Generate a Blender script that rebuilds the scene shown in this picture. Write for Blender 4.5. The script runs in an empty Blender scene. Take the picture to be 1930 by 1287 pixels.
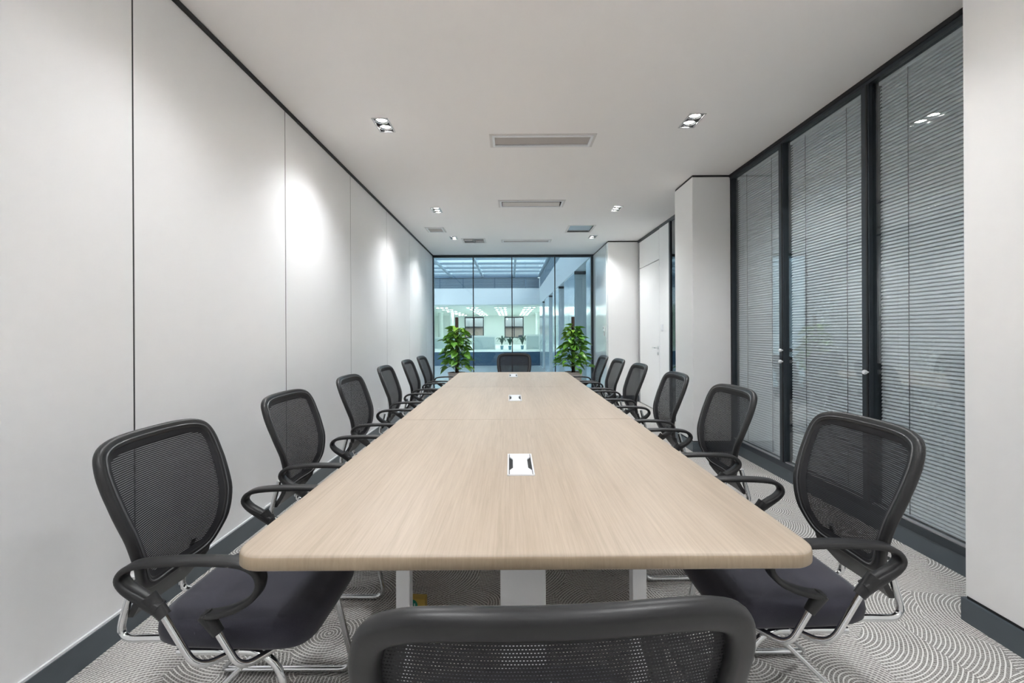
import bpy, bmesh, math, random
from mathutils import Vector, Matrix
R = math.radians
random.seed(7)
scene = bpy.context.scene
COL = scene.collection

# ------------------------------------------------------------------ camera, world, exposure
CAM_H = 1.28
cd = bpy.data.cameras.new('camera')
cam = bpy.data.objects.new('camera', cd)
COL.objects.link(cam)
cam.location = (0, 0, CAM_H)
cam.rotation_euler = (Matrix.Rotation(R(90), 3, 'X') @ Matrix.Rotation(R(-0.3), 3, 'Z')).to_euler()
cd.sensor_fit = 'HORIZONTAL'
cd.sensor_width = 36.0
cd.lens = 36.0 * 860.0 / 1930.0
cd.shift_x = (965 - 961) / 1930.0
cd.shift_y = -(643.5 - 626) / 1930.0
cd.clip_start = 0.02
cd.clip_end = 300
scene.camera = cam

world = bpy.data.worlds.new('sky')
scene.world = world
world.use_nodes = True
wn = world.node_tree.nodes
wn.clear()
wo = wn.new('ShaderNodeOutputWorld')
wb = wn.new('ShaderNodeBackground')
ws = wn.new('ShaderNodeTexSky')
ws.sky_type = 'NISHITA'
ws.sun_disc = False
ws.sun_elevation = R(48)
ws.sun_rotation = R(120)
ws.air_density = 1.0
ws.dust_density = 2.5
wb.inputs['Strength'].default_value = 0.27
whs = wn.new('ShaderNodeHueSaturation')        # pale hazy sky
whs.inputs['Saturation'].default_value = 0.42
whs.inputs['Value'].default_value = 1.0
world.node_tree.links.new(ws.outputs[0], whs.inputs['Color'])
world.node_tree.links.new(whs.outputs[0], wb.inputs['Color'])
world.node_tree.links.new(wb.outputs[0], wo.inputs['Surface'])

SPOT_W = 28.5          # watts of each lamp in the twin downlights
OFFICE_E = 44.0        # emission of the lenses in the office across the atrium
scene.view_settings.view_transform = 'Standard'
scene.view_settings.look = 'None'
scene.view_settings.gamma = 1.0
scene.view_settings.use_curve_mapping = False
scene.view_settings.exposure = 0.95
cy = scene.cycles
cy.max_bounces = 11
cy.diffuse_bounces = 10
cy.glossy_bounces = 4
cy.transmission_bounces = 4
cy.transparent_max_bounces = 14
cy.caustics_reflective = False
cy.caustics_refractive = False
cy.sample_clamp_indirect = 60.0
cy.use_denoising = True
cy.use_light_tree = False
cy.use_adaptive_sampling = True
cy.adaptive_threshold = 0.06
cy.adaptive_min_samples = 16

# ------------------------------------------------------------------ helpers
def tag(o, label=None, cat=None, group=None, kind=None):
    if label: o['label'] = label
    if cat: o['category'] = cat
    if group: o['group'] = group
    if kind: o['kind'] = kind
    return o

def empty(name, loc=(0, 0, 0), rz=0.0):
    o = bpy.data.objects.new(name, None)
    o.empty_display_size = 0.05
    o.location = loc
    o.rotation_euler = (0, 0, rz)
    COL.objects.link(o)
    return o

def catmull(pts, n=6, closed=False):
    pts = [Vector(p) for p in pts]
    N = len(pts)
    out = []
    segs = N if closed else N - 1
    for i in range(segs):
        if closed:
            p0, p1, p2, p3 = pts[(i - 1) % N], pts[i], pts[(i + 1) % N], pts[(i + 2) % N]
        else:
            p0 = pts[i - 1] if i > 0 else pts[0] * 2 - pts[1]
            p1, p2 = pts[i], pts[i + 1]
            p3 = pts[i + 2] if i + 2 < N else pts[-1] * 2 - pts[-2]
        for k in range(n):
            t = k / n
            out.append(0.5 * ((2 * p1) + (p2 - p0) * t + (2 * p0 - 5 * p1 + 4 * p2 - p3) * t * t + (3 * p1 - p0 - 3 * p2 + p3) * t ** 3))
    if not closed:
        out.append(pts[-1])
    return out

def fillet(pts, r, n=5):
    """polyline with rounded corners (r may be a list for the inner corners)"""
    pts = [Vector(p) for p in pts]
    out = [pts[0]]
    for i in range(1, len(pts) - 1):
        rr = r[i - 1] if isinstance(r, (list, tuple)) else r
        a, b, c = pts[i - 1], pts[i], pts[i + 1]
        d1, d2 = (a - b), (c - b)
        l = min(rr, d1.length * 0.49, d2.length * 0.49)
        p, q = b + d1.normalized() * l, b + d2.normalized() * l
        for k in range(n + 1):
            t = k / n
            out.append(p * (1 - t) ** 2 + b * 2 * t * (1 - t) + q * t * t)
    out.append(pts[-1])
    return out

def circle(r, n=10):
    return [(r * math.cos(2 * math.pi * k / n), r * math.sin(2 * math.pi * k / n)) for k in range(n)]

def rrect(w, h, r, n=3):
    out = []
    for cx, cyy, a0 in ((w / 2 - r, h / 2 - r, 0), (-w / 2 + r, h / 2 - r, 90), (-w / 2 + r, -h / 2 + r, 180), (w / 2 - r, -h / 2 + r, 270)):
        for k in range(n + 1):
            a = R(a0 + 90 * k / n)
            out.append((cx + r * math.cos(a), cyy + r * math.sin(a)))
    return out

class MB:
    def __init__(self):
        self.bm = bmesh.new()

    def box(self, x0, x1, y0, y1, z0, z1, bev=0.0, seg=2):
        vs = [self.bm.verts.new(p) for p in ((x0, y0, z0), (x1, y0, z0), (x1, y1, z0), (x0, y1, z0), (x0, y0, z1), (x1, y0, z1), (x1, y1, z1), (x0, y1, z1))]
        fs = [self.bm.faces.new([vs[i] for i in f]) for f in ((3, 2, 1, 0), (4, 5, 6, 7), (0, 1, 5, 4), (1, 2, 6, 5), (2, 3, 7, 6), (3, 0, 4, 7))]
        if bev > 0:
            es = list({e for f in fs for e in f.edges})
            bmesh.ops.bevel(self.bm, geom=es, offset=bev, segments=seg, profile=0.6, affect='EDGES')
        return self

    def sweep(self, path, sec, lateral=None, normals=None, closed=False, cap=True, scale=None):
        path = [Vector(p) for p in path]
        n = len(path)
        rings = []
        prevN = None
        for i, p in enumerate(path):
            if closed:
                t = path[(i + 1) % n] - path[i - 1]
            else:
                t = path[min(i + 1, n - 1)] - path[max(i - 1, 0)]
            t.normalize()
            if lateral is not None:
                B = Vector(lateral)
                B = (B - t * B.dot(t)).normalized()
                N = t.cross(B)
            elif normals is not None:
                N = Vector(normals[i])
                N = (N - t * N.dot(t)).normalized()
                B = N.cross(t)
            else:
                if prevN is None:
                    ref = Vector((0, 0, 1)) if abs(t.z) < 0.9 else Vector((1, 0, 0))
                    N = (ref - t * ref.dot(t)).normalized()
                else:
                    N = (prevN - t * prevN.dot(t)).normalized()
                B = N.cross(t)
                prevN = N
            s = scale[i] if scale else (1, 1)
            rings.append([self.bm.verts.new(p + B * (b * s[0]) + N * (c * s[1])) for b, c in sec])
        m = len(sec)
        cnt = n if closed else n - 1
        for i in range(cnt):
            a, b = rings[i], rings[(i + 1) % n]
            for k in range(m):
                self.bm.faces.new((a[k], a[(k + 1) % m], b[(k + 1) % m], b[k]))
        if cap and not closed:
            self.bm.faces.new(list(reversed(rings[0])))
            self.bm.faces.new(rings[-1])
        return self

    def tube(self, path, r, n=10, closed=False):
        return self.sweep(path, circle(r, n), closed=closed)

    def lathe(self, prof, n=20, c=(0, 0, 0), axis='z'):
        rings = []
        for r, h in prof:
            ring = []
            for k in range(n):
                a = 2 * math.pi * k / n
                if axis == 'z':
                    v = (c[0] + r * math.cos(a), c[1] + r * math.sin(a), c[2] + h)
                elif axis == 'x':
                    v = (c[0] + h, c[1] + r * math.cos(a), c[2] + r * math.sin(a))
                else:
                    v = (c[0] + r * math.cos(a), c[1] + h, c[2] + r * math.sin(a))
                ring.append(self.bm.verts.new(v))
            rings.append(ring)
        for a, b in zip(rings, rings[1:]):
            for k in range(n):
                self.bm.faces.new((a[k], a[(k + 1) % n], b[(k + 1) % n], b[k]))
        self.bm.faces.new(list(reversed(rings[0])))
        self.bm.faces.new(rings[-1])
        return self

    def prism(self, poly, z0, z1):
        a = [self.bm.verts.new((x, y, z0)) for x, y in poly]
        b = [self.bm.verts.new((x, y, z1)) for x, y in poly]
        n = len(poly)
        self.bm.faces.new(list(reversed(a)))
        self.bm.faces.new(b)
        for k in range(n):
            self.bm.faces.new((a[k], a[(k + 1) % n], b[(k + 1) % n], b[k]))
        return self

    def poly(self, pts):
        self.bm.faces.new([self.bm.verts.new(p) for p in pts])
        return self

    def mesh(self, name, mat, smooth=0.0):
        bmesh.ops.remove_doubles(self.bm, verts=self.bm.verts, dist=1e-6)
        bmesh.ops.recalc_face_normals(self.bm, faces=self.bm.faces)
        me = bpy.data.meshes.new(name)
        if smooth:
            lim = R(smooth)
            for f in self.bm.faces:
                f.smooth = True
            for e in self.bm.edges:
                if len(e.link_faces) == 2 and e.calc_face_angle(0) > lim:
                    e.smooth = False
        self.bm.to_mesh(me)
        self.bm.free()
        me.materials.append(mat)
        return me

    def build(self, name, mat, parent=None, smooth=0.0, loc=None):
        return link(name, self.mesh(name, mat, smooth), parent, loc)

def link(name, me, parent=None, loc=None):
    o = bpy.data.objects.new(name, me)
    COL.objects.link(o)
    if parent:
        o.parent = parent
    if loc:
        o.location = loc
    return o

def copy_tree(o, parent=None):
    c = o.copy()
    COL.objects.link(c)
    c.parent = parent
    for ch in o.children:
        copy_tree(ch, c)
    return c

# ------------------------------------------------------------------ materials
MATS = {}
def principled(name, col, rough=0.5, metal=0.0, spec=0.5, noise=0.0, nscale=40.0, bump=0.0, bscale=200.0, sheen=0.0, coat=0.0):
    m = bpy.data.materials.new(name)
    m.use_nodes = True
    nt = m.node_tree
    b = nt.nodes['Principled BSDF']
    b.inputs['Base Color'].default_value = (*col, 1)
    b.inputs['Roughness'].default_value = rough
    b.inputs['Metallic'].default_value = metal
    b.inputs['Specular IOR Level'].default_value = spec
    if coat:
        b.inputs['Coat Weight'].default_value = coat
        b.inputs['Coat Roughness'].default_value = 0.05
    if sheen:
        b.inputs['Sheen Weight'].default_value = sheen
        b.inputs['Sheen Roughness'].default_value = 0.5
    tc = nt.nodes.new('ShaderNodeTexCoord')
    if noise:
        n = nt.nodes.new('ShaderNodeTexNoise')
        n.inputs['Scale'].default_value = nscale
        n.inputs['Detail'].default_value = 4
        nt.links.new(tc.outputs['Object'], n.inputs['Vector'])
        mx = nt.nodes.new('ShaderNodeMix')
        mx.data_type = 'RGBA'
        mx.inputs[6].default_value = (*[c * (1 - noise) for c in col], 1)
        mx.inputs[7].default_value = (*[min(1, c * (1 + noise)) for c in col], 1)
        nt.links.new(n.outputs['Fac'], mx.inputs[0])
        nt.links.new(mx.outputs[2], b.inputs['Base Color'])
    if bump:
        n2 = nt.nodes.new('ShaderNodeTexNoise')
        n2.inputs['Scale'].default_value = bscale
        nt.links.new(tc.outputs['Object'], n2.inputs['Vector'])
        bp = nt.nodes.new('ShaderNodeBump')
        bp.inputs['Strength'].default_value = bump
        bp.inputs['Distance'].default_value = 0.002
        nt.links.new(n2.outputs['Fac'], bp.inputs['Height'])
        nt.links.new(bp.outputs['Normal'], b.inputs['Normal'])
    MATS[name] = m
    return m

def emission(name, col, strength):
    m = bpy.data.materials.new(name)
    m.use_nodes = True
    nt = m.node_tree
    nt.nodes.clear()
    o = nt.nodes.new('ShaderNodeOutputMaterial')
    e = nt.nodes.new('ShaderNodeEmission')
    e.inputs['Color'].default_value = (*col, 1)
    e.inputs['Strength'].default_value = strength
    nt.links.new(e.outputs[0], o.inputs[0])
    return m

def glass(name, tint, ior=1.5, rough=0.0, refl=(1, 1, 1)):
    m = bpy.data.materials.new(name)
    m.use_nodes = True
    nt = m.node_tree
    nt.nodes.clear()
    o = nt.nodes.new('ShaderNodeOutputMaterial')
    mx = nt.nodes.new('ShaderNodeMixShader')
    t = nt.nodes.new('ShaderNodeBsdfTransparent')
    t.inputs['Color'].default_value = (*tint, 1)
    g = nt.nodes.new('ShaderNodeBsdfGlossy')
    g.inputs['Roughness'].default_value = rough
    g.inputs['Color'].default_value = (*refl, 1)
    f = nt.nodes.new('ShaderNodeFresnel')
    f.inputs['IOR'].default_value = ior
    ge = nt.nodes.new('ShaderNodeNewGeometry')
    mi = nt.nodes.new('ShaderNodeMix')
    mi.inputs[2].default_value = ior
    mi.inputs[3].default_value = 1.0 / ior      # same reflectance on both faces of the pane
    nt.links.new(ge.outputs['Backfacing'], mi.inputs[0])
    nt.links.new(mi.outputs[0], f.inputs['IOR'])
    nt.links.new(f.outputs[0], mx.inputs[0])
    nt.links.new(t.outputs[0], mx.inputs[1])
    nt.links.new(g.outputs[0], mx.inputs[2])
    nt.links.new(mx.outputs[0], o.inputs[0])
    return m

def math_node(nt, op, a, b=None, c=None):
    n = nt.nodes.new('ShaderNodeMath')
    n.operation = op
    for i, v in enumerate((a, b, c)):
        if v is None:
            continue
        if isinstance(v, (int, float)):
            n.inputs[i].default_value = v
        else:
            nt.links.new(v, n.inputs[i])
    return n.outputs[0]

def carpet_material():
    m = bpy.data.materials.new('carpet')
    m.use_nodes = True
    nt = m.node_tree
    b = nt.nodes['Principled BSDF']
    b.inputs['Roughness'].default_value = 0.95
    b.inputs['Specular IOR Level'].default_value = 0.1
    tc = nt.nodes.new('ShaderNodeTexCoord')
    nz = nt.nodes.new('ShaderNodeTexNoise')
    nz.inputs['Scale'].default_value = 5.0
    nz.inputs['Detail'].default_value = 2
    nt.links.new(tc.outputs['Object'], nz.inputs['Vector'])
    vo = nt.nodes.new('ShaderNodeTexVoronoi')
    vo.voronoi_dimensions = '2D'
    vo.inputs['Scale'].default_value = 3.6
    nt.links.new(tc.outputs['Object'], vo.inputs['Vector'])
    wnz = nt.nodes.new('ShaderNodeTexWhiteNoise')
    wnz.noise_dimensions = '3D'
    nt.links.new(vo.outputs['Color'], wnz.inputs['Vector'])
    off = nt.nodes.new('ShaderNodeVectorMath')
    off.operation = 'SUBTRACT'
    nt.links.new(wnz.outputs['Color'], off.inputs[0])
    off.inputs[1].default_value = (0.5, 0.5, 0.5)
    sc = nt.nodes.new('ShaderNodeVectorMath')
    sc.operation = 'MULTIPLY'
    nt.links.new(off.outputs[0], sc.inputs[0])
    sc.inputs[1].default_value = (0.62, 0.62, 0.0)
    ctr = nt.nodes.new('ShaderNodeVectorMath')
    ctr.operation = 'ADD'
    nt.links.new(vo.outputs['Position'], ctr.inputs[0])
    nt.links.new(sc.outputs[0], ctr.inputs[1])
    dist = nt.nodes.new('ShaderNodeVectorMath')
    dist.operation = 'DISTANCE'
    flat = nt.nodes.new('ShaderNodeVectorMath')
    flat.operation = 'MULTIPLY'
    nt.links.new(tc.outputs['Object'], flat.inputs[0])
    flat.inputs[1].default_value = (1, 1, 0)
    nt.links.new(flat.outputs[0], dist.inputs[0])
    nt.links.new(ctr.outputs[0], dist.inputs[1])
    d = math_node(nt, 'ADD', dist.outputs['Value'], math_node(nt, 'MULTIPLY', nz.outputs['Fac'], 0.02))
    ring = math_node(nt, 'DIVIDE', d, 0.0140)
    fr = math_node(nt, 'PINGPONG', ring, 0.5)          # 0 .. 0.5, line centres at 0
    line = nt.nodes.new('ShaderNodeMapRange')
    line.interpolation_type = 'SMOOTHSTEP'
    line.inputs['From Min'].default_value = 0.09
    line.inputs['From Max'].default_value = 0.21
    line.inputs['To Min'].default_value = 1.0
    line.inputs['To Max'].default_value = 0.0
    nt.links.new(fr, line.inputs['Value'])
    # short woven stitches between the lines: broken up by a fine stretched noise
    st = nt.nodes.new('ShaderNodeTexNoise')
    st.inputs['Scale'].default_value = 130.0
    st.inputs['Detail'].default_value = 3
    nt.links.new(tc.outputs['Object'], st.inputs['Vector'])
    ramp = nt.nodes.new('ShaderNodeMapRange')
    ramp.inputs['From Min'].default_value = 0.35
    ramp.inputs['From Max'].default_value = 0.7
    nt.links.new(st.outputs['Fac'], ramp.inputs['Value'])
    rel = nt.nodes.new('ShaderNodeVectorMath')
    rel.operation = 'SUBTRACT'
    nt.links.new(flat.outputs[0], rel.inputs[0])
    nt.links.new(ctr.outputs[0], rel.inputs[1])
    sx = nt.nodes.new('ShaderNodeSeparateXYZ')
    nt.links.new(rel.outputs[0], sx.inputs[0])
    ang = math_node(nt, 'ARCTAN2', sx.outputs[1], sx.outputs[0])
    ringid = math_node(nt, 'FLOOR', math_node(nt, 'ADD', ring, 0.5))
    arc = math_node(nt, 'ADD', math_node(nt, 'DIVIDE', math_node(nt, 'MULTIPLY', ang, math_node(nt, 'MULTIPLY', math_node(nt, 'ADD', ringid, 0.5), 0.0140)), 0.016), math_node(nt, 'MULTIPLY', ringid, 0.37))
    dash = nt.nodes.new('ShaderNodeMapRange')
    dash.interpolation_type = 'SMOOTHSTEP'
    dash.inputs['From Min'].default_value = 0.10
    dash.inputs['From Max'].default_value = 0.22
    dash.inputs['To Min'].default_value = 1.0
    dash.inputs['To Max'].default_value = 0.0
    nt.links.new(math_node(nt, 'PINGPONG', arc, 0.5), dash.inputs['Value'])
    tone = math_node(nt, 'ADD', math_node(nt, 'MULTIPLY', ramp.outputs[0], 0.65), math_node(nt, 'MULTIPLY', dash.outputs[0], 0.40))
    base = nt.nodes.new('ShaderNodeMix')
    base.data_type = 'RGBA'
    base.inputs[6].default_value = (0.17, 0.158, 0.148, 1)
    base.inputs[7].default_value = (0.60, 0.58, 0.555, 1)
    nt.links.new(tone, base.inputs[0])
    mx = nt.nodes.new('ShaderNodeMix')
    mx.data_type = 'RGBA'
    nt.links.new(math_node(nt, 'MULTIPLY', line.outputs[0], 0.92), mx.inputs[0])
    nt.links.new(base.outputs[2], mx.inputs[6])
    mx.inputs[7].default_value = (0.90, 0.885, 0.86, 1)
    nt.links.new(mx.outputs[2], b.inputs['Base Color'])
    bp = nt.nodes.new('ShaderNodeBump')
    bp.inputs['Strength'].default_value = 0.5
    bp.inputs['Distance'].default_value = 0.004
    nt.links.new(math_node(nt, 'ADD', line.outputs[0], math_node(nt, 'MULTIPLY', st.outputs['Fac'], 0.6)), bp.inputs['Height'])
    nt.links.new(bp.outputs['Normal'], b.inputs['Normal'])
    return m

def wood_material(name, light, dark, rough=0.43):
    m = bpy.data.materials.new(name)
    m.use_nodes = True
    nt = m.node_tree
    b = nt.nodes['Principled BSDF']
    b.inputs['Roughness'].default_value = rough
    b.inputs['Specular IOR Level'].default_value = 0.5
    tc = nt.nodes.new('ShaderNodeTexCoord')
    mp = nt.nodes.new('ShaderNodeMapping')
    mp.inputs['Scale'].default_value = (42, 1.1, 6)
    nt.links.new(tc.outputs['Object'], mp.inputs['Vector'])
    n = nt.nodes.new('ShaderNodeTexNoise')
    n.inputs['Scale'].default_value = 3.0
    n.inputs['Detail'].default_value = 6
    n.inputs['Roughness'].default_value = 0.65
    n.inputs['Distortion'].default_value = 0.4
    nt.links.new(mp.outputs[0], n.inputs['Vector'])
    mp2 = nt.nodes.new('ShaderNodeMapping')
    mp2.inputs['Scale'].default_value = (5.5, 0.35, 1)
    nt.links.new(tc.outputs['Object'], mp2.inputs['Vector'])
    n2 = nt.nodes.new('ShaderNodeTexNoise')
    n2.inputs['Scale'].default_value = 1.6
    n2.inputs['Detail'].default_value = 3
    nt.links.new(mp2.outputs[0], n2.inputs['Vector'])
    s = math_node(nt, 'ADD', math_node(nt, 'MULTIPLY', n.outputs['Fac'], 0.65), math_node(nt, 'MULTIPLY', n2.outputs['Fac'], 0.35))
    mr = nt.nodes.new('ShaderNodeMapRange')
    mr.inputs['From Min'].default_value = 0.36
    mr.inputs['From Max'].default_value = 0.62
    nt.links.new(s, mr.inputs['Value'])
    mx = nt.nodes.new('ShaderNodeMix')
    mx.data_type = 'RGBA'
    mx.inputs[6].default_value = (*dark, 1)
    mx.inputs[7].default_value = (*light, 1)
    nt.links.new(mr.outputs[0], mx.inputs[0])
    nt.links.new(mx.outputs[2], b.inputs['Base Color'])
    bp = nt.nodes.new('ShaderNodeBump')
    bp.inputs['Strength'].default_value = 0.06
    bp.inputs['Distance'].default_value = 0.001
    nt.links.new(n.outputs['Fac'], bp.inputs['Height'])
    nt.links.new(bp.outputs['Normal'], b.inputs['Normal'])
    return m

def mesh_fabric():
    """black woven mesh: rows of small openings, laid out in metres on the UV map"""
    m = bpy.data.materials.new('chair_mesh')
    m.use_nodes = True
    nt = m.node_tree
    b = nt.nodes['Principled BSDF']
    b.inputs['Base Color'].default_value = (0.011, 0.011, 0.014, 1)
    b.inputs['Roughness'].default_value = 0.6
    out = nt.nodes['Material Output']
    uv = nt.nodes.new('ShaderNodeUVMap')
    sp = nt.nodes.new('ShaderNodeSeparateXYZ')
    nt.links.new(uv.outputs[0], sp.inputs[0])
    v = math_node(nt, 'DIVIDE', sp.outputs[1], 0.0058)
    row = math_node(nt, 'FLOOR', v)
    u = math_node(nt, 'ADD', math_node(nt, 'DIVIDE', sp.outputs[0], 0.0042), math_node(nt, 'MULTIPLY', row, 0.5))
    hv = math_node(nt, 'GREATER_THAN', math_node(nt, 'FRACT', v), 0.74)
    hu = math_node(nt, 'GREATER_THAN', math_node(nt, 'FRACT', u), 0.50)
    hole = math_node(nt, 'MULTIPLY', hv, hu)
    tr = nt.nodes.new('ShaderNodeBsdfTransparent')
    mx = nt.nodes.new('ShaderNodeMixShader')
    nt.links.new(hole, mx.inputs[0])
    nt.links.new(b.outputs[0], mx.inputs[1])
    nt.links.new(tr.outputs[0], mx.inputs[2])
    nt.links.new(mx.outputs[0], out.inputs[0])
    return m

M_WALL = principled('wall_white', (0.88, 0.885, 0.89), 0.42, noise=0.012, nscale=3)
M_CEIL = principled('ceiling_white', (0.93, 0.915, 0.91), 0.9, spec=0.2, noise=0.01, nscale=2)
M_PILLAR = principled('pillar_white', (0.89, 0.89, 0.885), 0.5, noise=0.012, nscale=3)
M_GLOSSY = principled('glossy_white_panel', (0.80, 0.82, 0.82), 0.10, noise=0.01, nscale=2)
M_GAP = principled('black_shadow_gap', (0.03, 0.03, 0.032), 0.6, noise=0.1)
M_BASE = principled('slate_grey_skirting', (0.085, 0.105, 0.12), 0.4, noise=0.08, nscale=8)
M_STRIP = principled('white_strip', (0.85, 0.86, 0.88), 0.3, noise=0.02)
M_FRAME = principled('charcoal_frame', (0.045, 0.055, 0.065), 0.35, metal=0.3, noise=0.08, nscale=10)
M_BLACK = principled('black_gasket', (0.012, 0.012, 0.014), 0.45, noise=0.1)
M_CARPET = carpet_material()
M_WOOD = wood_material('light_oak', (0.51, 0.425, 0.335), (0.40, 0.325, 0.248))
M_EDGE = wood_material('oak_edge', (0.44, 0.345, 0.24), (0.37, 0.285, 0.195), 0.4)
M_SILVER = principled('grey_metal_leg', (0.80, 0.81, 0.83), 0.4, metal=0.0, noise=0.02)
M_WHITEPL = principled('white_plastic', (0.82, 0.83, 0.85), 0.35, noise=0.01)
M_DARKPL = principled('dark_slot', (0.02, 0.02, 0.02), 0.6, noise=0.1)
M_PLASTIC = principled('black_plastic', (0.021, 0.0205, 0.0215), 0.40, noise=0.06, nscale=20, bump=0.04, bscale=900)
M_FABRIC = principled('seat_fabric', (0.046, 0.045, 0.060), 0.95, spec=0.15, noise=0.25, nscale=500, bump=0.25, bscale=700, sheen=0.22)
M_BORDER = principled('black_webbing', (0.014, 0.014, 0.017), 0.7, noise=0.1, nscale=300)
M_MESH = mesh_fabric()
M_CHROME = principled('chrome', (0.78, 0.79, 0.80), 0.12, metal=1.0, noise=0.02)
M_GLASSW = glass('partition_glass', (0.93, 0.96, 0.97), 1.62)
M_GLASSE = glass('window_glass', (0.755, 0.86, 0.89), 1.5)
M_GLASSD = glass('tinted_side_glass', (0.10, 0.13, 0.15), 2.2)
M_CLEAR = glass('clear_pane', (0.95, 0.98, 0.99), 1.3)
M_SLAT = principled('aluminium_slat', (0.72, 0.725, 0.74), 0.42, metal=0.0, noise=0.02)
M_CORD = principled('grey_cord', (0.12, 0.12, 0.13), 0.8, noise=0.1)
M_LAMP = emission('lamp_lens', (1.0, 0.96, 0.90), 60.0)
M_LAMP.cycles.emission_sampling = 'NONE'      # the beams carry this light
M_OFFLAMP = emission('office_lamp_lens', (1.0, 1.0, 0.96), OFFICE_E)
M_ALU = principled('brushed_aluminium', (0.55, 0.55, 0.56), 0.3, metal=0.8, noise=0.04)
M_VENT = principled('vent_white', (0.72, 0.70, 0.69), 0.5, noise=0.02)
M_VENTD = principled('vent_grey', (0.30, 0.29, 0.285), 0.6, noise=0.05)
M_POT = principled('greige_pot', (0.42, 0.37, 0.35), 0.5, noise=0.06)
M_SOIL = principled('dark_soil', (0.03, 0.022, 0.016), 0.95, noise=0.4, nscale=60)
M_POLE = principled('coir_pole', (0.045, 0.028, 0.022), 0.95, noise=0.4, nscale=120, bump=0.5, bscale=300)
M_LEAF = principled('pothos_leaf', (0.115, 0.30, 0.035), 0.32, noise=0.35, nscale=12)
M_LEAF2 = principled('young_pothos_leaf', (0.22, 0.42, 0.05), 0.32, noise=0.3, nscale=12)
M_STEM = principled('leaf_stem', (0.10, 0.20, 0.04), 0.6, noise=0.2)
M_FASCIA = principled('atrium_white', (0.82, 0.835, 0.845), 0.45, noise=0.02, nscale=1)
M_LOUVRE = principled('louvre_blue_grey', (0.13, 0.19, 0.26), 0.5, noise=0.08)
M_STEEL = principled('skylight_steel', (0.30, 0.38, 0.44), 0.4, metal=0.2, noise=0.05)
M_AFLOOR = principled('pale_stone_floor', (0.66, 0.68, 0.68), 0.18, noise=0.05, nscale=2)
M_SLABB = principled('blue_slab_edge', (0.045, 0.10, 0.16), 0.3, noise=0.1, nscale=1)
M_BGLASS = principled('blue_facade_glass', (0.66, 0.79, 0.85), 0.15, noise=0.06, nscale=1, coat=0.3)
M_CURTAIN = principled('grey_blind_face', (0.66, 0.69, 0.69), 0.8, noise=0.05, nscale=4)
M_OFFWALL = principled('office_white', (0.78, 0.82, 0.79), 0.7, noise=0.01)
M_SCREEN = principled('office_screen', (0.46, 0.54, 0.54), 0.6, noise=0.03)
M_SCREENT = principled('office_screen_rail', (0.70, 0.75, 0.74), 0.5, noise=0.03)
M_BROWN = principled('tan_facade', (0.42, 0.33, 0.25), 0.8, noise=0.12, nscale=0.6)
M_PALM = principled('dark_palm_leaf', (0.03, 0.10, 0.07), 0.5, noise=0.3, nscale=8)
M_BLUEPOT = principled('blue_pot', (0.12, 0.32, 0.42), 0.4, noise=0.05)
M_CARTON = principled('yellow_carton', (0.56, 0.38, 0.08), 0.5, noise=0.12, nscale=30)
M_GREEN = principled('green_print', (0.0, 0.20, 0.13), 0.5, noise=0.05)
M_PRINT = principled('white_print', (0.75, 0.85, 0.80), 0.5, noise=0.03)

# ------------------------------------------------------------------ setting
XL, XR, HC = -1.651, 2.35, 2.94
YB, YE = -2.6, 9.8
P1X, P1Y0, P1Y1 = 1.945, 4.85, 5.36      # free pillar
P2X, P2Y = 1.80, 8.34                    # pillar by the window
P0X, P0Y = 2.00, 2.01                    # near pillar on the glazed side
S = 'structure'

floor = MB().box(-1.75, 4.4, YB, 10.15, -0.06, 0.0).build('floor', M_CARPET)
tag(floor, 'grey patterned carpet with swirling pale arcs across the meeting room', 'floor', kind=S)

# ceiling with real openings for the lamps, vents and grilles
LIGHTS = [(-1.0, 3.65), (1.445, 3.60), (-0.985, 6.19), (1.447, 6.155), (-0.978, 8.0), (1.454, 7.967),
          (-0.85, 2.0), (1.15, 2.0), (-0.7, 0.2), (1.0, 0.2), (-0.7, -1.5), (1.0, -1.5)]  # this row: unseen downlights, added to light the near end
LW, LD = 0.118, 0.236
holes = [(x - LW / 2, x + LW / 2, y - LD / 2, y + LD / 2) for x, y in LIGHTS]
V1 = (-0.165, 0.74, 3.82, 4.088)
V2 = (-0.14, 0.712, 5.73, 6.055)
V3 = (-0.147, 0.76, 8.18, 8.42)
SQ1 = (-1.34, -1.035, 7.185, 7.545)
SQ2 = (-0.855, -0.427, 8.05, 8.455)
HT = (0.92, 1.355, 7.09, 7.62)
IN = 0.03
holes += [(a + IN, b - IN, c + IN, d - IN) for a, b, c, d in (V1, V2, V3, SQ1, SQ2, HT)]
xs = sorted({XL - 0.1, 4.4} | {v for h in holes for v in h[:2]})
ys = sorted({YB, 10.15} | {v for h in holes for v in h[2:]})
mb = MB()
vv = {}
def cv(x, y):
    if (x, y) not in vv:
        vv[(x, y)] = mb.bm.verts.new((x, y, HC))
    return vv[(x, y)]
for i in range(len(xs) - 1):
    for j in range(len(ys) - 1):
        cx, cyy = (xs[i] + xs[i + 1]) / 2, (ys[j] + ys[j + 1]) / 2
        if any(h[0] < cx < h[1] and h[2] < cyy < h[3] for h in holes):
            continue
        mb.bm.faces.new((cv(xs[i], ys[j]), cv(xs[i], ys[j + 1]), cv(xs[i + 1], ys[j + 1]), cv(xs[i + 1], ys[j])))
ceiling = mb.build('ceiling', M_CEIL)
tag(ceiling, 'flat white plasterboard ceiling with recessed lamps and air vents', 'ceiling', kind=S)
slab = MB().box(XL - 0.1, 4.4, YB, 10.15, HC + 0.30, HC + 0.40).build('ceiling_slab', M_GAP)
tag(slab, 'dark concrete slab hidden above the suspended white ceiling', 'slab', kind=S)

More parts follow.
